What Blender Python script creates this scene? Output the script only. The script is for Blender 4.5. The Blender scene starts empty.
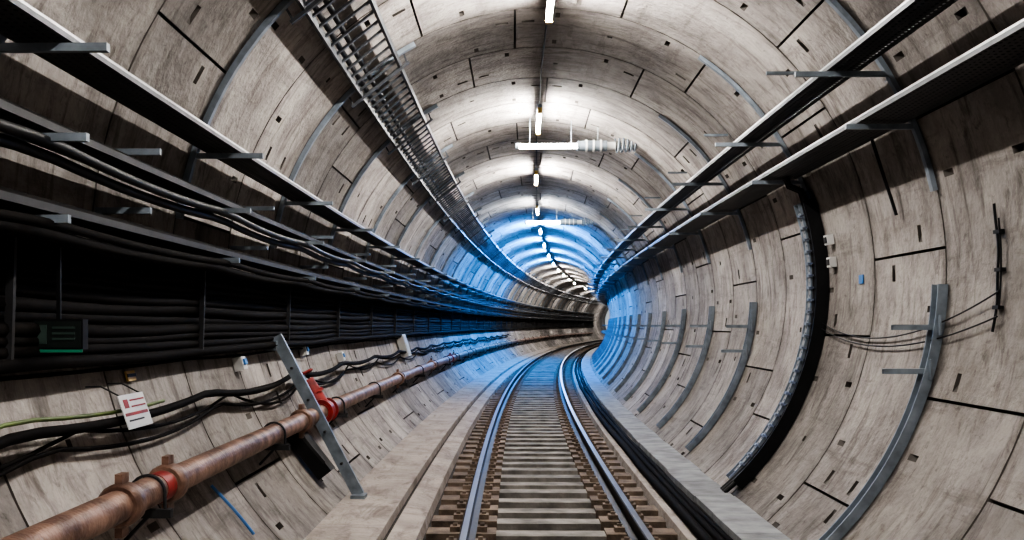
import bpy, math, random, bmesh
from mathutils import Vector
random.seed(7)
CZ=1.92; X0=0.45; ZC=0.43; R=3.1
K0=2*950/1024.0**2
# ---------- path ----------
S0=-24.0; STEP=0.25
N=int((190)/STEP)
i0=int(-S0/STEP)
xs=[0]*N; ys=[0]*N; th=[0]*N
xs[i0]=X0
for i in range(i0+1,N):
    th[i]=th[i-1]+K0*STEP; m=(th[i]+th[i-1])/2
    xs[i]=xs[i-1]+math.sin(m)*STEP; ys[i]=ys[i-1]+math.cos(m)*STEP
for i in range(i0-1,-1,-1):
    th[i]=th[i+1]-K0*STEP; m=(th[i]+th[i+1])/2
    xs[i]=xs[i+1]-math.sin(m)*STEP; ys[i]=ys[i+1]-math.cos(m)*STEP
def P(s,u,z):
    f=(s-S0)/STEP; i=max(0,min(N-2,int(f))); t=f-i
    x=xs[i]*(1-t)+xs[i+1]*t; y=ys[i]*(1-t)+ys[i+1]*t; a=th[i]*(1-t)+th[i+1]*t
    return Vector((x+u*math.cos(a), y-u*math.sin(a), z+CZ))
def UZ(r,ph):
    a=math.radians(ph); return r*math.cos(a), ZC+r*math.sin(a)
def PR(s,r,ph):
    u,z=UZ(r,ph); return P(s,u,z)
# ---------- mesh builder ----------
class MB:
    def __init__(self): self.v=[];self.f=[];self.m=[];self.sm=[];self.uv=[]
    def add(self,vs,fs,mi=0,smooth=False,uvs=None):
        b=len(self.v); self.v+= [tuple(p) for p in vs]
        for k,f in enumerate(fs):
            self.f.append([b+i for i in f]); self.m.append(mi[k] if isinstance(mi,list) else mi); self.sm.append(smooth)
            self.uv.append(uvs[k] if uvs else [(0,0)]*len(f))
    BF=[(0,3,2,1),(4,5,6,7),(0,1,5,4),(1,2,6,5),(2,3,7,6),(3,0,4,7)]
    def box(self,s0,s1,u0,u1,z0,z1,mi=0):
        self.add([P(s0,u0,z0),P(s0,u1,z0),P(s1,u1,z0),P(s1,u0,z0),P(s0,u0,z1),P(s0,u1,z1),P(s1,u1,z1),P(s1,u0,z1)],self.BF,mi)
    def boxp(self,s0,s1,r0,r1,a0,a1,mi=0):
        self.add([PR(s0,r0,a0),PR(s0,r1,a0),PR(s1,r1,a0),PR(s1,r0,a0),PR(s0,r0,a1),PR(s0,r1,a1),PR(s1,r1,a1),PR(s1,r0,a1)],self.BF,mi)
    def tube(self,pts,r,n=8,mi=0,cap=True):
        pts=[Vector(p) for p in pts]; vs=[];fs=[]
        t0=(pts[1]-pts[0]).normalized(); up=Vector((0,0,1))
        if abs(t0.dot(up))>.9: up=Vector((0,1,0))
        nrm=(up-t0*up.dot(t0)).normalized()
        L=len(pts)
        for i,p in enumerate(pts):
            t=(pts[min(i+1,L-1)]-pts[max(i-1,0)]).normalized()
            nrm=(nrm-t*nrm.dot(t)).normalized(); b=t.cross(nrm)
            rr=r[i] if isinstance(r,list) else r
            for k in range(n):
                a=2*math.pi*k/n; vs.append(p+(nrm*math.cos(a)+b*math.sin(a))*rr)
        for i in range(L-1):
            for k in range(n):
                k2=(k+1)%n; fs.append((i*n+k,i*n+k2,(i+1)*n+k2,(i+1)*n+k))
        self.add(vs,fs,mi,True)
        if cap:
            self.add(vs[:n],[list(range(n))[::-1]],mi); self.add(vs[-n:],[list(range(n))],mi)
    def beam(self,p0,p1,w,h,mi=0,up=None):
        p0=Vector(p0);p1=Vector(p1);t=(p1-p0).normalized(); up=Vector(up) if up else Vector((0,0,1))
        if abs(t.dot(up))>.95: up=Vector((0,1,0))
        a=t.cross(up).normalized(); b=a.cross(t)
        vs=[]
        for p in (p0,p1):
            for x,y in ((-1,-1),(1,-1),(1,1),(-1,1)): vs.append(p+a*x*w/2+b*y*h/2)
        self.add(vs,[(0,1,2,3),(7,6,5,4),(0,4,5,1),(1,5,6,2),(2,6,7,3),(3,7,4,0)],mi)
    def channel(self,p0,p1,w,h,t,mi=0,up=None):
        p0=Vector(p0);p1=Vector(p1);d=(p1-p0).normalized(); up=Vector(up) if up else Vector((0,0,1))
        a=d.cross(up).normalized(); b=a.cross(d)
        self.beam(p0,p1,w,t,mi,up=b)
        for sg in (-1,1):
            o=a*sg*(w/2-t/2)-b*h/2
            self.beam(p0+o,p1+o,t,h,mi,up=b)
    def sweep(self,prof,s0,s1,ds=1.6,mi=0,closed=True,smooth=False):
        n=len(prof); m=max(1,int(math.ceil((s1-s0)/ds))); vs=[];fs=[];mm=[];uvs=[]
        cum=[0]
        for k in range(n): 
            a=prof[k];b=prof[(k+1)%n]; cum.append(cum[-1]+math.hypot(a[0]-b[0],a[1]-b[1]))
        for i in range(m+1):
            s=s0+(s1-s0)*i/m
            for (u,z) in prof: vs.append(P(s,u,z))
        for i in range(m):
            sa=s0+(s1-s0)*i/m; sb=s0+(s1-s0)*(i+1)/m
            for k in range(n if closed else n-1):
                k2=(k+1)%n; fs.append((i*n+k,i*n+k2,(i+1)*n+k2,(i+1)*n+k))
                mm.append(mi[k] if isinstance(mi,list) else mi)
                uvs.append([(sa,cum[k]),(sa,cum[k+1]),(sb,cum[k+1]),(sb,cum[k])])
        self.add(vs,fs,mm,smooth,uvs)
        if closed:
            m0=mm[0]
            self.add(vs[:n],[list(range(n))[::-1]],m0); self.add(vs[-n:],[list(range(n))],m0)
    def arc(self,s,prof,a0,a1,n=16,mi=0,closed=True):
        k=len(prof); vs=[];fs=[];uvs=[]
        for i in range(n+1):
            a=a0+(a1-a0)*i/n
            for (d,r) in prof: vs.append(PR(s+d,r,a))
        for i in range(n):
            va=math.radians(a0+(a1-a0)*i/n)*3; vb=math.radians(a0+(a1-a0)*(i+1)/n)*3
            for j in range(k if closed else k-1):
                j2=(j+1)%k; fs.append((i*k+j,i*k+j2,(i+1)*k+j2,(i+1)*k+j))
                uvs.append([(va,prof[j][0]),(va,prof[j2][0]),(vb,prof[j2][0]),(vb,prof[j][0])])
        self.add(vs,fs,mi,False,uvs)
        if closed:
            self.add(vs[:k],[list(range(k))[::-1]],mi); self.add(vs[-k:],[list(range(k))],mi)
    def done(self,name,mats,parent=None,center=True):
        me=bpy.data.meshes.new(name)
        c=Vector((0,0,0))
        if center and self.v:
            c=Vector([(min(v[i] for v in self.v)+max(v[i] for v in self.v))/2 for i in range(3)])
        vv=[(v[0]-c.x,v[1]-c.y,v[2]-c.z) for v in self.v]
        me.from_pydata(vv,[],self.f)
        for m in mats: me.materials.append(m)
        me.polygons.foreach_set('material_index',self.m)
        me.polygons.foreach_set('use_smooth',self.sm)
        uvl=me.uv_layers.new(name='UVMap'); flat=[]
        for uf in self.uv:
            for a in uf: flat+= [a[0],a[1]]
        uvl.data.foreach_set('uv',flat)
        me.update()
        ob=bpy.data.objects.new(name,me); bpy.context.collection.objects.link(ob)
        if center: ob.location=c
        if parent: ob.parent=parent
        return ob
def empty(name):
    e=bpy.data.objects.new(name,None); bpy.context.collection.objects.link(e); return e
# ---------- materials ----------
def nt(name):
    m=bpy.data.materials.new(name); m.use_nodes=True; t=m.node_tree; return m,t,t.nodes,t.links,t.nodes['Principled BSDF']
def simple(name,c,rough=.6,metal=0,var=.25,scale=6,bump=.0,c2=None,emit=None,es=0,spec=.5):
    m,t,N_,L,b=nt(name)
    b.inputs['Roughness'].default_value=rough; b.inputs['Metallic'].default_value=metal; b.inputs['Specular IOR Level'].default_value=spec
    if emit:
        b.inputs['Emission Color'].default_value=(*emit,1); b.inputs['Emission Strength'].default_value=es
        b.inputs['Base Color'].default_value=(*c,1); return m
    tc=N_.new('ShaderNodeTexCoord'); no=N_.new('ShaderNodeTexNoise'); no.inputs['Scale'].default_value=scale; no.inputs['Detail'].default_value=6
    L.new(tc.outputs['Object'],no.inputs['Vector'])
    r=N_.new('ShaderNodeValToRGB'); L.new(no.outputs['Fac'],r.inputs['Fac'])
    r.color_ramp.elements[0].position=.3; r.color_ramp.elements[1].position=.7
    a=c2 if c2 else tuple(x*(1-var) for x in c)
    r.color_ramp.elements[0].color=(*a,1)
    r.color_ramp.elements[1].color=(*(tuple(min(1,x*(1+var)) for x in c)),1)
    L.new(r.outputs['Color'],b.inputs['Base Color'])
    if bump>0:
        bp=N_.new('ShaderNodeBump'); bp.inputs['Strength'].default_value=bump; bp.inputs['Distance'].default_value=.02
        n2=N_.new('ShaderNodeTexNoise'); n2.inputs['Scale'].default_value=scale*6; L.new(tc.outputs['Object'],n2.inputs['Vector'])
        L.new(n2.outputs['Fac'],bp.inputs['Height']); L.new(bp.outputs['Normal'],b.inputs['Normal'])
    return m
def concrete(name,ca,cb,cs,island=True,light=(.50,.475,.445)):
    m,t,N_,L,b=nt(name); b.inputs['Roughness'].default_value=.82
    tc=N_.new('ShaderNodeTexCoord')
    n1=N_.new('ShaderNodeTexNoise'); n1.inputs['Scale'].default_value=1.3; n1.inputs['Detail'].default_value=11; n1.inputs['Roughness'].default_value=.72
    L.new(tc.outputs['Object'],n1.inputs['Vector'])
    r=N_.new('ShaderNodeValToRGB'); r.color_ramp.elements[0].position=.38; r.color_ramp.elements[1].position=.61
    r.color_ramp.elements[0].color=(*ca,1); r.color_ramp.elements[1].color=(*cb,1)
    L.new(n1.outputs['Fac'],r.inputs['Fac'])
    out=r.outputs['Color']
    def mixc(fac,col,out):
        mx=N_.new('ShaderNodeMix'); mx.data_type='RGBA'; L.new(fac,mx.inputs['Factor']); L.new(out,mx.inputs['A']); mx.inputs['B'].default_value=(*col,1)
        return mx.outputs['Result']
    def nz(scl,sv,p0,p1,amt,dist=.6):
        mp=N_.new('ShaderNodeMapping'); mp.inputs['Scale'].default_value=sv; L.new(tc.outputs['UV' if island else 'Object'],mp.inputs['Vector'])
        n2=N_.new('ShaderNodeTexNoise'); n2.inputs['Scale'].default_value=scl; n2.inputs['Detail'].default_value=8; n2.inputs['Roughness'].default_value=.75; n2.inputs['Distortion'].default_value=dist
        L.new(mp.outputs['Vector'],n2.inputs['Vector'])
        r2=N_.new('ShaderNodeValToRGB'); r2.color_ramp.elements[0].position=p0; r2.color_ramp.elements[1].position=p1
        r2.color_ramp.elements[0].color=(0,0,0,1); r2.color_ramp.elements[1].color=(amt,amt,amt,1)
        L.new(n2.outputs['Fac'],r2.inputs['Fac']); return r2.outputs['Color']
    out=mixc(nz(1.6,(3.2,.8,1),.50,.68,.9),cs,out)
    out=mixc(nz(1.0,(.6,4.5,1),.54,.72,.7,.2),cs,out)
    out=mixc(nz(9,(1,1,1),.56,.68,.6),tuple(x*.75 for x in cs),out)
    out=mixc(nz(2.3,(1,1.3,1),.60,.75,.5),light,out)
    if island:
        # grime along the ring joints
        sx=N_.new('ShaderNodeSeparateXYZ'); L.new(tc.outputs['UV'],sx.inputs[0])
        def mth(op,a,bv=None,b2=None):
            q=N_.new('ShaderNodeMath'); q.operation=op
            L.new(a,q.inputs[0])
            if bv is not None: q.inputs[1].default_value=bv
            if b2 is not None: L.new(b2,q.inputs[1])
            return q.outputs[0]
        f=mth('FRACT',mth('DIVIDE',mth('ADD',sx.outputs['X'],12.6+32),1.6))
        d=mth('ABSOLUTE',mth('SUBTRACT',f,.5))
        mr=N_.new('ShaderNodeMapRange'); mr.inputs['From Min'].default_value=.43; mr.inputs['From Max'].default_value=.5; L.new(d,mr.inputs['Value'])
        g_=mth('MULTIPLY',mr.outputs['Result'],None,nz(2.2,(1,1,1),.40,.62,.8))
        out=mixc(g_,tuple(x*.8 for x in cs),out)
        g=N_.new('ShaderNodeNewGeometry'); mr=N_.new('ShaderNodeMapRange'); mr.inputs['To Min'].default_value=.68; mr.inputs['To Max'].default_value=1.15
        L.new(g.outputs['Random Per Island'],mr.inputs['Value'])
        vm=N_.new('ShaderNodeVectorMath'); vm.operation='SCALE'; L.new(out,vm.inputs[0]); L.new(mr.outputs['Result'],vm.inputs['Scale']); out=vm.outputs['Vector']
    L.new(out,b.inputs['Base Color'])
    n3=N_.new('ShaderNodeTexNoise'); n3.inputs['Scale'].default_value=18; n3.inputs['Detail'].default_value=7; L.new(tc.outputs['Object'],n3.inputs['Vector'])
    bp=N_.new('ShaderNodeBump'); bp.inputs['Strength'].default_value=.75; bp.inputs['Distance'].default_value=.02; L.new(n3.outputs['Fac'],bp.inputs['Height']); L.new(bp.outputs['Normal'],b.inputs['Normal'])
    return m
M_conc=concrete('lining_concrete',(.235,.212,.196),(.42,.387,.358),(.095,.079,.070))
M_pock=simple('dark_pocket',(.10,.09,.08),.9)  # darker concrete tone for bolt pockets and segment edge faces
M_seam=simple('joint_gasket',(.03,.027,.025),.9)
M_floor=concrete('floor_concrete',(.31,.27,.24),(.46,.41,.37),(.18,.145,.12),False)
M_bed=simple('trackbed_grit',(.04,.034,.03),.95,0,.45,14,.6)
M_slp=simple('sleeper_concrete',(.235,.22,.20),.85,0,.5,4,.4)
M_blk=simple('brown_block',(.17,.13,.10),.85,0,.5,7,.4)
M_black=simple('black_cable',(.008,.008,.009),.5,0,.3,8,spec=.3)
M_bundle=simple('dusty_black_cable',(.006,.0045,.004),.8,0,.5,9,spec=.12)
M_dark=simple('dark_galvanised',(.03,.03,.032),.6,.2,.3,5)
M_galv=simple('galvanised_steel',(.21,.245,.28),.45,.2,.3,7)
M_gdk=simple('weathered_galvanised',(.075,.08,.088),.5,.3,.3,7)
M_bright=simple('bright_galvanised',(.46,.47,.48),.4,.3,.15,7)
M_rust=simple('rusty_steel',(.25,.155,.115),.5,.2,.4,6,.3,c2=(.08,.042,.03))
M_railtop=simple('polished_rail',(.40,.43,.48),.28,.9,.1,3)
M_railside=simple('rail_side_rust',(.02,.018,.017),.6,.3,.3,9)
M_red=simple('red_paint',(.27,.022,.018),.5,0,.4,9)
M_white=simple('white_enamel',(.60,.60,.58),.4,0,.08,5)
M_yel=simple('yellow_plastic',(.55,.36,.10),.5,0,.1,5)
M_green=simple('green_enamel',(.03,.24,.14),.5,0,.1,5)
M_blue=simple('blue_plastic',(.06,.18,.42),.5,0,.1,5)
M_gy=simple('green_yellow_cable',(.09,.13,.03),.5,0,.5,5)
M_lid=simple('trough_lid_concrete',(.27,.28,.29),.75,0,.35,4,.3)
M_tube=simple('lit_tube',(1,1,1),emit=(1,.955,.91),es=400)
M_tubew=simple('lit_dim_tube',(1,1,1),emit=(.9,.95,1),es=220)
M_tubeb=simple('lit_blue_tube',(.5,.7,1),emit=(.07,.34,1),es=1650)
M_tubex=simple('lit_cross_tube',(1,1,1),emit=(1,.97,.93),es=30)
def perf(name,c,fx=16,fy=22,th_=.27):
    m,t,N_,L,b=nt(name); b.inputs['Base Color'].default_value=(*c,1); b.inputs['Metallic'].default_value=.4; b.inputs['Roughness'].default_value=.5
    tc=N_.new('ShaderNodeTexCoord'); sc=N_.new('ShaderNodeVectorMath'); sc.operation='MULTIPLY'; sc.inputs[1].default_value=(fx,fy,0); L.new(tc.outputs['UV'],sc.inputs[0])
    fr=N_.new('ShaderNodeVectorMath'); fr.operation='FRACTION'; L.new(sc.outputs[0],fr.inputs[0])
    sb=N_.new('ShaderNodeVectorMath'); sb.operation='SUBTRACT'; sb.inputs[1].default_value=(.5,.5,0); L.new(fr.outputs[0],sb.inputs[0])
    ln=N_.new('ShaderNodeVectorMath'); ln.operation='LENGTH'; L.new(sb.outputs[0],ln.inputs[0])
    gt=N_.new('ShaderNodeMath'); gt.operation='GREATER_THAN'; gt.inputs[1].default_value=th_; L.new(ln.outputs['Value'],gt.inputs[0])
    L.new(gt.outputs[0],b.inputs['Alpha']); return m
M_perf=perf('perforated_tray',(.05,.05,.053),16,22,.23)  # dark base colour carries the shade of the unlit tray undersides
M_perfl=perf('perforated_light_strip',(.36,.37,.38),14,14,.22)
# ---------- tunnel lining ----------
SB,SE=-12.6,142.0
RW=1.6
ss=[0,.16,.33,.44,.515,.77,.835,1.085,1.16,1.27,1.44,1.6]
aa=[0,.03,.095,.2,.224,.34,.42,.486,.512,.6,.70,.776,.80,.905,.97,1]
pk={}
for a in (3,11):
    for s_ in (1,9): pk[(a,s_)]=1
for a in (1,13):
    for s_ in (3,7): pk[(a,s_)]=2
pk[(7,5)]=3
prob={1:.55,2:.30,3:.6}
walls={'wall_left':MB(),'wall_right':MB(),'ceiling':MB()}
nr=int((SE-SB)/RW)
GAP=.012
for i in range(nr):
    s0=SB+i*RW
    off=[0,22.5,9,31][i%4]
    for k in range(9):
        A0=-58+off-45+k*42.0; A1=A0+42.0
        if A1<-52 or A0>232: continue
        mid=((A0+A1)/2)
        mb=walls['wall_right'] if mid<45 else walls['wall_left'] if mid>135 else walls['ceiling']
        ga=math.degrees(GAP/R)
        av=[A0+ga+(A1-A0-2*ga)*t for t in aa]; sv=[s0+GAP+(RW-2*GAP)*t/RW for t in ss]
        na,ns=len(av),len(sv)
        b=len(mb.v); 
        for a in av:
            for s in sv: mb.v.append(tuple(PR(s,R,a)))
        idx=lambda a,s:b+a*ns+s
        def uv(a,s): return (sv[s],math.radians(av[a])*R+(i*7.3)+k*3.1)
        for a in range(na-1):
            for s in range(ns-1):
                c=[idx(a,s),idx(a+1,s),idx(a+1,s+1),idx(a,s+1)]
                cu=[uv(a,s),uv(a+1,s),uv(a+1,s+1),uv(a,s+1)]
                p=pk.get((a,s))
                if p and random.random()<prob[p]:
                    D=.07 if p!=3 else .045
                    nb=len(mb.v)
                    if p==1:
                        if s<5:
                            mb.v+= [tuple(PR(sv[s+1],R+D,av[a])),tuple(PR(sv[s+1],R+D,av[a+1]))]
                            F=[[c[0],c[1],nb+1,nb],[c[0],nb,c[3]],[c[1],c[2],nb+1],[nb,nb+1,c[2],c[3]]]
                        else:
                            mb.v+= [tuple(PR(sv[s],R+D,av[a])),tuple(PR(sv[s],R+D,av[a+1]))]
                            F=[[nb,nb+1,c[2],c[3]],[c[0],nb,c[3]],[c[1],c[2],nb+1],[c[0],c[1],nb+1,nb]]
                    elif p==2:
                        if a<5:
                            mb.v+= [tuple(PR(sv[s],R+D,av[a+1])),tuple(PR(sv[s+1],R+D,av[a+1]))]
                            F=[[c[0],nb,nb+1,c[3]],[c[0],c[1],nb],[c[3],nb+1,c[2]],[nb,c[1],c[2],nb+1]]
                        else:
                            mb.v+= [tuple(PR(sv[s],R+D,av[a])),tuple(PR(sv[s+1],R+D,av[a]))]
                            F=[[nb,c[1],c[2],nb+1],[c[0],c[1],nb],[c[3],nb+1,c[2]],[c[0],nb,nb+1,c[3]]]
                    else:
                        mb.v+= [tuple(PR(sv[s],R+D,av[a])),tuple(PR(sv[s],R+D,av[a+1])),tuple(PR(sv[s+1],R+D,av[a+1])),tuple(PR(sv[s+1],R+D,av[a]))]
                        F=[[nb,nb+1,nb+2,nb+3]]+[[c[q],c[(q+1)%4],nb+(q+1)%4,nb+q] for q in range(4)]
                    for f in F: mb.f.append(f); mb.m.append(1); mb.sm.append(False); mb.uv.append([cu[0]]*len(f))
                else:
                    mb.f.append(c); mb.m.append(0); mb.sm.append(False); mb.uv.append(cu)
        nb=len(mb.v); per=[(a,0) for a in range(na)]+[(na-1,s) for s in range(1,ns)]+[(a,ns-1) for a in range(na-2,-1,-1)]+[(0,s) for s in range(ns-2,0,-1)]
        for (a,s) in per: mb.v.append(tuple(PR(sv[s],R+.06,av[a])))
        for q in range(len(per)):
            q2=(q+1)%len(per)
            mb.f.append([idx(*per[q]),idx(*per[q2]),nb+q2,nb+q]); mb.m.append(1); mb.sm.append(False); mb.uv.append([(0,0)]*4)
for n_,mb in walls.items():
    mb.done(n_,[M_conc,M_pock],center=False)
sh=MB(); vs=[];fs=[]
na=49
for i in range(nr+1):
    for k in range(na): vs.append(PR(SB+i*RW,R+.1,-60+k*300/(na-1)))
for i in range(nr):
    for k in range(na-1): fs.append((i*na+k,i*na+k+1,(i+1)*na+k+1,(i+1)*na+k))
sh.add(vs,fs,0); sh.done('tunnel_grout_shell',[M_seam],center=False)
# ---------- floor ----------
fl=MB()
prof=[(-2.2,-1.82),(-1.52,-1.84),(-1.515,-1.93),(-1.48,-1.93),(-1.47,-1.90),(-1.22,-1.93),(-1.2,-2.03),(1.2,-2.03),(1.22,-1.92),(1.5,-1.92),(2.15,-1.95),(1.5,-2.6),(-1.5,-2.6)]
fl.sweep(prof,SB,SE,1.6,[0,0,1,0,0,0,1,0,0,0,0,0,0]); fl.done('floor',[M_floor,M_bed],center=False)
# ---------- track ----------
trk=empty('railway_track')
slp=MB();fast=MB()
s=-2.0
while s<100:
    j=random.uniform(-.012,.012)
    slp.box(s-.13+j,s+.13+j,-.52,.52,-2.03,-1.915+random.uniform(-.008,.004),0)
    for sg in (-1,1):
        e_=1.12+random.uniform(-.02,.02)
        slp.box(s-.15,s+.15,min(sg*.5,sg*e_),max(sg*.5,sg*e_),-2.03,-1.89,1)
        for o in (-1,1):
            c=sg*.7525+o*.125
            fast.box(s-.06,s+.06,c-.045,c+.045,-1.89,-1.845,0)
            fast.box(s-.02,s+.02,c-.02,c+.02,-1.845,-1.82,0)
    s+=.6
slp.done('sleepers',[M_slp,M_blk],trk); fast.done('fasteners',[M_blk],trk)
for nm,sg in (('rail_left',-1),('rail_right',1)):
    c=sg*.7525; r_=MB()
    h=[(-.075,-1.885),(-.075,-1.87),(-.012,-1.855),(-.009,-1.765),(-.035,-1.75),(-.035,-1.715),(-.026,-1.71),(.026,-1.71),(.035,-1.715),(.035,-1.75),(.009,-1.765),(.012,-1.855),(.075,-1.87),(.075,-1.885)]
    mm=[1]*len(h)
    mm[6]=0
    r_.sweep([(c+a,b) for a,b in h],-6,130,1.0,mm); r_.done(nm,[M_railtop,M_railside],trk)
tl=MB(); s=-4
while s<110:
    j=random.uniform(-.012,.012)
    tl.box(s+.008,s+.992,1.60+j,2.02+j,-1.90,-1.83,0); s+=1.0
tl.sweep([(1.66,-1.95),(1.66,-1.90),(1.98,-1.90),(1.98,-1.95)],-4,110,1.6,1)
tl.done('cable_trough',[M_lid,M_black])
cp=MB()
for u,r in ((1.34,.05),(1.46,.035),(1.54,.03)):
    cp.tube([P(-4+1.6*i,u+random.uniform(-.012,.012),-1.92+r+.002) for i in range(72)],r,8,0)
cp.done('trackside_conduits',[M_bundle])
# ---------- cable trays ----------
BR=[8.2+3.2*k for k in range(-5,36)]
def tray(name,uc,z,w,lip=.04,s0=-8,s1=130,cables=(),rim=(1,1),rm=2,cm=None):
    e=empty(name); t=MB(); u0,u1=uc-w/2,uc+w/2
    t.sweep([(u0,z),(u1,z)],s0,s1,1.6,1,False)
    lm=0 if rim[0] else 3
    for qi,uu in enumerate((u0,u1)):
        t.sweep([(uu-.004,z),(uu-.004,z+lip),(uu+.004,z+lip),(uu+.004,z)],s0,s1,1.6,lm)
        d=.016 if uu==u0 else -.016
        a,b=sorted((uu,uu+d)); t.sweep([(a,z+lip-.004),(a,z+lip),(b,z+lip),(b,z+lip-.004)],s0,s1,1.6,rm if rim[qi] else 0)
        if rim[qi]: t.sweep([(uu-.006,z+lip-.014),(uu-.006,z+lip+.001),(uu+.006,z+lip+.001),(uu+.006,z+lip-.014)],s0,s1,1.6,rm)
    t.done('tray_channel',[M_gdk,M_perf,M_bright,M_dark],e)
    if cables:
        c=MB()
        for (du,r) in cables:
            c.tube([P(s0+1.6*i,uc+du+random.uniform(-.008,.008),z+r+.004) for i in range(int((s1-s0)/1.6)+1)],r,8,0)
        c.done('tray_cables',[cm or M_black],e)
    return e
tray('cable_tray',-2.70,1.40,.28,cables=((-.08,.03),(0,.03),(.07,.025)))
tray('cable_tray',-2.78,.96,.26,cables=((-.07,.035),(.01,.035),(.08,.035)),rim=(0,0),cm=M_bundle)
tray('cable_tray',-2.80,.56,.28,cables=((-.08,.035),(.0,.035),(.08,.035)),rim=(0,0),cm=M_bundle)
tray('cable_tray',2.30,2.04,.26,cables=((-.08,.03),(-.01,.03),(.06,.03)),lip=.045)
tray('cable_tray',2.60,1.62,.38,cables=((-.13,.035),(-.05,.035),(.04,.035),(.12,.03)),lip=.045)
ld=MB()
pa=UZ(2.98,133.5); pb=UZ(2.98,123)
def lp(t,d=0):
    return pa[0]*(1-t)+pb[0]*t, pa[1]*(1-t)+pb[1]*t
for t in (0,1):
    u,z=lp(t); 
    ld.sweep([(u-.015,z-.035),(u+.015,z-.035),(u+.015,z+.035),(u-.015,z+.035)],-8,130,1.6,0)
s=-4
while s<90:
    a=lp(0);b=lp(1); ld.beam(P(s,*a),P(s,*b),.04,.02,0); s+=.3
u,z=lp(.3)
ld.tube([P(-8+1.6*i,u,z+.04) for i in range(85)],.028,8,1)
u,z=lp(.1)
ld.tube([P(-8+1.6*i,u,z+.04) for i in range(85)],.028,8,1)
for s in BR:
    a=lp(-.25);b=lp(1.25); ld.beam(P(s+.1,a[0],a[1]-.05),P(s+.1,b[0],b[1]-.05),.04,.03,0)
    for t in (-.2,1.2):
        u,z=lp(t); ph=math.degrees(math.atan2(z-ZC,u)); ld.beam(P(s+.1,u,z-.05),PR(s+.1,3.08,ph),.02,.02,0)
ld.done('cable_ladder',[M_gdk,M_black])
cb=MB()
z=.52
while z>-.17:
    rr=random.choice((.026,.032,.038,.042)); z-=rr
    base=-math.sqrt(max(0,(2.98-random.uniform(0,.04))**2-(z-ZC)**2)); ph=random.uniform(0,6)
    pts=[]
    for i in range(172):
        s=-8+.8*i; pts.append(P(s,base+.01*math.sin(s*.9+ph),z+.008*math.sin(s*1.3+ph*2)-.012*abs(math.sin((s-8.2)*math.pi/3.2))))
    cb.tube(pts,rr,7,0); z-=rr*.75
for k in range(9):
    z=.47-k*.075; u=-math.sqrt(3.045**2-(z-ZC)**2)
    cb.tube([P(-8+1.6*i,u,z) for i in range(86)],.042,7,0)
for (u,z,r) in ((-2.66,.91,.03),(-2.72,.86,.03),(-2.64,.50,.026),(-2.76,.47,.04)):
    pts=[]; off=random.uniform(.5,1.0)
    for i in range(340):
        s=-8+.4*i; t=((s-8.2)/3.2)%1; pts.append(P(s,u,z-.04*off*4*t*(1-t)))
    cb.tube(pts,r,6,1 if z>.8 else 0)
cb.done('power_cable_bundle',[M_bundle,M_black])
lc=MB()
def loose(u,z,r,sag,mi,s0=-6,s1=60,ph=0,rr0=3.05):
    pts=[]; s=s0
    rnd={}
    while s<s1:
        q=math.floor((s-8.2-ph)/3.2); t=((s-8.2-ph)/3.2)%1
        if q not in rnd: rnd[q]=random.uniform(.3,1.4)
        zz=z-sag*rnd[q]*4*t*(1-t); zz2=zz-ZC; uu=-math.sqrt(max(.01,(rr0-r)**2-zz2**2))
        pts.append(P(s,uu,zz)); s+=.32
    lc.tube(pts,r,6,mi)
loose(0,-.54,.03,.07,0,rr0=2.99); loose(0,-.60,.012,.16,0,ph=.8); loose(0,-.66,.014,.08,0,ph=.4); loose(0,-.47,.012,.06,1,s1=7.4,rr0=2.97); loose(0,-.27,.012,.02,0); loose(0,-.19,.026,.02,0)
lc.done('loose_cables',[M_bundle,M_gy])
# ---------- brackets ----------
bl=MB()
for s in BR:
    bl.arc(s,[(-.03,3.09),(.03,3.09),(.03,3.04),(-.03,3.04)],118,172,18,2)
    for z,ui in ((1.36,-2.36),(.92,-2.46),(.52,-2.55)):
        uw=-math.sqrt(3.08**2-(z-ZC)**2)
        bl.beam(P(s,uw,z),P(s,ui,z),.04,.04,2)
    bl.beam(P(s+.06,-2.86,.5),P(s+.06,-2.88,-.2),.04,.03,1)
    for z,l in ((1.12,.36),(.74,.36)):
        uw=-math.sqrt(3.08**2-(z-ZC)**2); bl.beam(P(s+1.6,uw,z),P(s+1.6,uw+l,z),.04,.04,2)
bl.done('cable_support_brackets',[M_gdk,M_dark,M_galv])
b2=MB()
for s in BR:
    b2.arc(s,[(-.03,3.09),(.03,3.09),(.03,3.05),(-.03,3.05)],12,56,14,1)
    for z,ui in ((2.0,1.90),(1.58,2.3)):
        uw=math.sqrt(3.08**2-(z-ZC)**2)
        b2.beam(P(s,uw,z),P(s,ui,z),.04,.04,1)
    z=2.4; uw=math.sqrt(3.08**2-(z-ZC)**2); b2.beam(P(s+1.6,uw,z),P(s+1.6,uw-.3,z),.03,.03,1)
b2.done('cable_support_brackets',[M_gdk,M_galv])
for j,s in enumerate(BR):
    if s<1 or s>75: continue
    if abs(s-11.4)<.1: continue
    m=MB()
    m.arc(s,[(-.065,3.09),(.065,3.09),(.065,3.01),(.05,3.01),(.05,3.075),(-.05,3.075),(-.05,3.01),(-.065,3.01)],-2,-46,20,0)
    for z in (-.0,-.35):
        uw=math.sqrt(3.04**2-(z-ZC)**2)
        m.channel(P(s,uw,z),P(s,uw-.34,z),.05,.04,.006,0)
        m.beam(P(s-.07,uw-.0,z-.08),P(s-.07,uw-.0,z+.08),.012,.08,0)
    m.done('curved_steel_brace',[M_galv])
cd=MB(); s=11.4
cd.arc(s,[(-.20,3.06),(.0,3.06)],20,-46,26,1,False)
cd.arc(s,[(.0,2.97),(.17,2.97)],16,-44,26,2,False)
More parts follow.
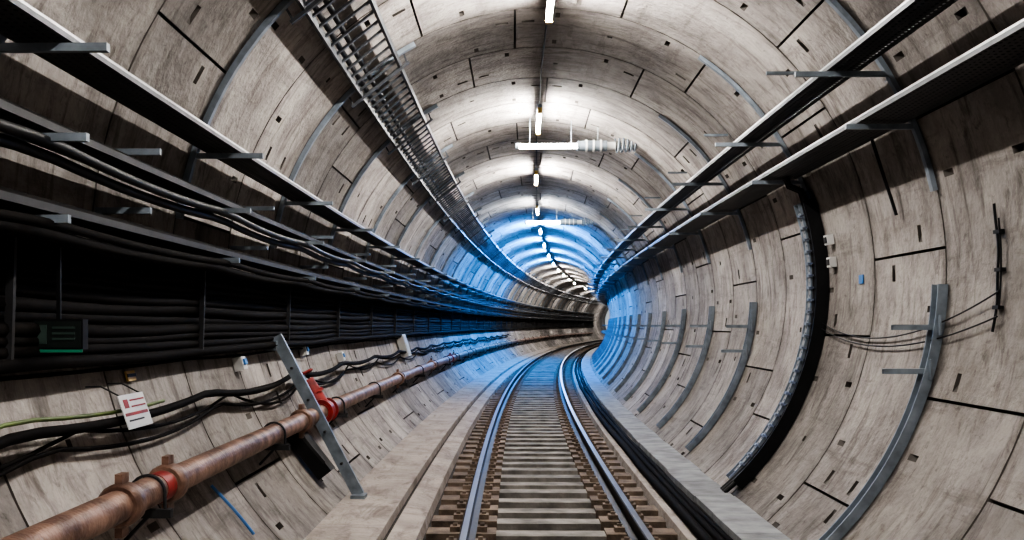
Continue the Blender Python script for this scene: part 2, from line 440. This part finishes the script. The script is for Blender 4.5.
for d in (-.2,.0,.17):
    cd.arc(s,[(d-.008,3.09),(d+.008,3.09),(d+.008,2.95),(d-.008,2.95)],18,-46,26,1 if d<0 else 0)
a=15
while a>-44:
    cd.boxp(s,s+.17,2.955,2.97,a,a+.7,0); cd.boxp(s-.2,s,2.93,2.938,a,a+.4,1); a-=2.6
for k in range(3):
    pts=[]
    for i in range(40):
        t=i/39; ph=24-73*t; r=2.99+.012*math.sin(t*9+k)-(.1 if t<.05 else 0)
        pts.append(PR(s-.165+.052*k,r,ph))
    cd.tube(pts,.026,8,1)
cd.done('vertical_cable_drop',[M_galv,M_black,M_perfl])
rc=MB()
rc.tube([PR(9.0,3.05-.03*math.sin(t*3.1),26-16*t) for t in [i/12 for i in range(13)]],.015,6,0)
rc.tube([PR(7.25+.008*math.sin(i*.7),3.06,8-17*i/20) for i in range(21)],.010,6,0)
rc.tube([PR(7.22,3.065,6-12*i/20) for i in range(21)],.007,6,0)
for q in (4,-1,-6): rc.boxp(7.20,7.29,3.05,3.09,q,q+.5,0)
for z0,dz,sg in ((.02,.22,.24),(-.04,.1,.2)):
    pts=[]
    for i in range(31):
        t=i/30; s=11.2-4.0*t; z=z0+ dz*t - (sg*4*t*(1-t)); pts.append(P(s,math.sqrt(3.05**2-(z-ZC)**2),z))
    rc.tube(pts,.007,6,0)
pts=[PR(11.7+.15*math.sin(2.4*i/20),3.04,-22-22*i/20) for i in range(21)]; rc.tube(pts,.008,6,0)
rc.done('loose_cables',[M_black])
jb=MB()
for s_,ph in ((10.9,8),(10.9,3.5)):
    jb.boxp(s_,s_+.12,3.02,3.09,ph,ph+2,0); jb.boxp(s_+.02,s_+.1,3.01,3.02,ph+.4,ph+1.6,1)
jb.done('junction_boxes',[M_white,M_dark])
jb=MB(); jb.boxp(10.1,10.22,3.085,3.095,-.4,1.2,0); jb.done('blue_wall_tag',[M_blue])
# ---------- lamps ----------
def lamp(s,mat,name='tube_lamp',L=1.8):
    m=MB(); zt=3.27; a,b=s-L/2,s+L/2
    m.box(a,b,.005,.075,zt+.045,zt+.10,0)
    for e0,e1 in ((a,a+.09),(b-.07,b)):
        m.box(e0,e1,.005,.075,zt-.04,zt+.045,2)
    m.tube([P(a+.05,.04,zt),P(s,.04,zt),P(b-.05,.04,zt)],.03,8,1)
    for t in (a+.3,b-.3): m.tube([P(t,.04,zt+.1),P(t,.04,3.48)],.008,6,0)
    return m.done(name,[M_galv,mat,M_yel])
for k in range(-3,21):
    s=10.1+6.4*k
    blue=33<s<60
    if s>80 and k%2==0: continue
    lamp(s,M_tubeb if blue else (M_tubew if 26<s<33 else M_tube),'blue_tube_lamp' if blue else 'tube_lamp')
lw=MB(); lw.tube([P(-10+1.6*i,.04+.01*math.sin(i*2),3.50) for i in range(88)],.012,6,0)
lw.done('lamp_supply_cable',[M_black])
for s in (17.3,30.2):
    m=MB(); z=3.02
    m.tube([P(s,-.28,z),P(s,.3,z),P(s,.70,z)],.045,12,1)
    m.tube([P(s,-.34,z),P(s,-.28,z)],.055,12,0)
    m.tube([P(s,.70,z),P(s,.78,z)],.085,12,0)
    m.tube([P(s,.78,z),P(s,1.20,z)],.09,14,0)
    for u in (.84,.96,1.08): m.tube([P(s,u,z),P(s,u+.03,z)],.105,14,2)
    m.tube([P(s,1.2,z),P(s,1.34,z)],.07,12,2)
    pts=[]
    for i in range(90):
        t=i/89; pts.append(P(s+.10*math.sin(t*32),1.34+.36*t,z+.0+.02*t+.11*math.cos(t*32)))
    m.tube(pts,.018,6,0)
    for u in (-.1,.6,1.05): m.tube([P(s,u,z+.05),P(s,u,ZC+math.sqrt(3.08**2-u*u))],.006,6,0)
    m.done('crossbar_lamp',[M_galv,M_tubex,M_white])
# ---------- rusty pipe ----------
pp=empty('fire_main_pipe'); m=MB(); PU,PZ=-2.48,-.97
m.tube([P(-8+1.6*i,PU,PZ) for i in range(84)],.088,18,0)
m.done('pipe',[M_rust],pp)
m=MB()
def coup(s,mi,r=.12,l=.14):
    m.tube([P(s-l/2,PU,PZ),P(s-l/2+.02,PU,PZ),P(s+l/2-.02,PU,PZ),P(s+l/2,PU,PZ)],[r*.9,r,r,r*.9],18,mi)
    for sg in (-1,1):
        m.box(s-.05,s+.05,PU-.02,PU+.02,PZ+(r if sg>0 else -r-.05),PZ+(r+.05 if sg>0 else -r),mi)
for s in (5.5,6.25,10.3): coup(s,0)
m.tube([P(6.0,PU,PZ),P(6.15,PU,PZ)],.092,18,1)
for k in range(2,14): coup(6.25+6.1*k,0)
coup(29.5,1)
m.done('pipe_couplings',[M_rust,M_red],pp)
m=MB()
for s in BR:
    uw=-math.sqrt(3.08**2-(PZ-.12-ZC)**2)
    m.beam(P(s+.9,uw,PZ-.12),P(s+.9,PU+.14,PZ-.12),.05,.05,0)
    m.beam(P(s+.9,uw+.02,PZ-.33),P(s+.9,PU,PZ-.14),.04,.02,0)
    pts=[P(s+.9,PU+.1*math.cos(a),PZ+.1*math.sin(a)) for a in [math.pi*i/10 for i in range(11)]]
    m.tube([P(s+.9,PU+.1,PZ-.12)]+pts+[P(s+.9,PU-.1,PZ-.12)],.01,6,0)
m.done('pipe_supports',[M_dark],pp)
m=MB(); s=11.5
for d in (-.17,.17): m.tube([P(s+d-.02,PU,PZ),P(s+d+.02,PU,PZ)],.14,20,0)
m.tube([P(s-.2,PU,PZ),P(s-.1,PU,PZ),P(s,PU,PZ),P(s+.1,PU,PZ),P(s+.2,PU,PZ)],[.10,.12,.135,.12,.10],16,0)
m.tube([P(s,PU,PZ),P(s,PU-.10,PZ+.17),P(s,PU-.20,PZ+.34)],[.11,.10,.09],14,0)
m.tube([P(s,PU-.11,PZ+.19),P(s,PU-.125,PZ+.22)],.125,16,0)
m.tube([P(s,PU-.20,PZ+.34),P(s,PU-.25,PZ+.42)],.02,8,1)
c0=(PU-.24,PZ+.41)
pts=[P(s+.12*math.cos(a),c0[0]+.12*math.sin(a)*.85,c0[1]+.12*math.sin(a)*.5) for a in [2*math.pi*i/24 for i in range(25)]]
m.tube(pts,.014,8,0,False)
for a in (0,math.pi/3,2*math.pi/3):
    m.tube([P(s+.12*math.cos(a),c0[0]+.10*math.sin(a),c0[1]+.06*math.sin(a)),P(s-.12*math.cos(a),c0[0]-.10*math.sin(a),c0[1]-.06*math.sin(a))],.01,6,0)
m.done('gate_valve',[M_red,M_galv],pp)
m=MB(); s=10.8
m.channel(P(s,-2.86,-.12),P(s,-1.98,-1.80),.12,.06,.012,0,up=(0,-1,0))
m.box(s-.10,s+.10,-2.05,-1.90,-1.83,-1.79,0)
m.beam(P(s-.02,-2.84,-.22),P(s-.02,-2.98,-.22),.1,.1,0)
for t in (.2,.4,.6,.8):
    p=P(s,-2.86,-.12).lerp(P(s,-1.98,-1.80),t); m.tube([p+Vector((0,-.06,0)),p+Vector((0,.02,0))],.014,8,1)
m.done('diagonal_strut',[M_galv,M_dark])
m=MB(); s=10.45
m.beam(PR(s,3.02,208.5),PR(s,2.98,221),.16,.26,0,up=(0,1,0))
m.beam(PR(s-.12,2.95,210),PR(s-.12,2.90,219),.03,.03,1)
m.done('black_switch_box',[M_black,M_dark])
# notice hung in front of the lower cables
m=MB(); s=6.2
m.boxp(s,s+.42,2.90,2.906,197.3,201.6,0)
m.boxp(s+.02,s+.40,2.896,2.90,199.6,200.0,1); m.boxp(s+.16,s+.40,2.896,2.90,198.0,198.2,1)
m.boxp(s+.16,s+.40,2.896,2.90,198.8,199.0,1); m.boxp(s+.05,s+.12,2.896,2.90,197.9,199.0,1)
m.boxp(s+.05,s+.3,2.896,2.90,200.5,200.7,2)
for d in (.04,.38): m.tube([PR(s+d,2.903,197.4),PR(s+d,3.0,195.6),PR(s+d,3.09,195.2)],.005,6,2)
m.done('warning_notice',[M_white,M_red,M_dark])
m=MB(); m.boxp(6.9,7.05,3.07,3.085,194.0,195.3,0); m.boxp(6.9,7.05,3.065,3.07,194.4,194.8,1); m.done('hazard_label',[M_yel,M_black])
m=MB(); s=5.4; u0=-2.92
m.box(s,s+.07,u0,u0+.27,-.13,.03,0); m.box(s-.006,s,u0+.01,u0+.26,-.12,.02,1)
m.box(s-.01,s-.006,u0+.03,u0+.08,-.10,.0,2)
for q in range(3): m.box(s-.01,s-.006,u0+.11,u0+.23,-.02-q*.03,-.008-q*.03,2)
m.box(s-.012,s,u0,u0+.27,-.145,-.13,3)
m.beam(P(s+.03,u0+.13,.03),P(s+.03,u0+.13,.54),.02,.02,0)
m.done('refuge_sign',[M_black,simple('sign_face',(.010,.016,.014),.5),simple('sign_print',(.035,.06,.05),.6),M_green])
m=MB(); s=22; m.boxp(s,s+.5,2.92,3.08,192.5,202,0); m.boxp(s+.04,s+.46,2.91,2.92,193,201.5,1); m.boxp(s+.1,s+.2,2.89,2.91,197,198,0)
m.done('electrical_cabinet',[M_white,M_bright])
m=MB()
for s_,ph in ((9.6,194),(12.6,193),(15,196)):
    m.boxp(s_,s_+.14,3.0,3.09,ph,ph+2.4,0); m.boxp(s_+.03,s_+.11,2.98,3.0,ph+.5,ph+1.6,1)
m.done('socket_boxes',[M_white,M_blue])
m=MB(); m.tube([PR(7.6+.12*t,3.07-.02*math.sin(3*t),212+9*t) for t in [i/8 for i in range(9)]],.012,6,0); m.done('blue_strap',[M_blue])
# ---------- world/camera ----------
w=bpy.data.worlds.new('World'); bpy.context.scene.world=w; w.use_nodes=True
w.node_tree.nodes['Background'].inputs[0].default_value=(.5,.55,.6,1); w.node_tree.nodes['Background'].inputs[1].default_value=.6
cam=bpy.data.cameras.new('camera'); co=bpy.data.objects.new('camera',cam); bpy.context.collection.objects.link(co)
co.location=(0,0,CZ); co.rotation_euler=(math.radians(90),0,0); cam.lens=36; cam.sensor_width=36
cam.shift_x=(512-493)/1024; cam.shift_y=55/1024; cam.clip_end=400
bpy.context.scene.camera=co
vs_=bpy.context.scene.view_settings
vs_.view_transform='AgX'; vs_.exposure=.42
try: vs_.look='AgX - High Contrast'
except Exception: pass
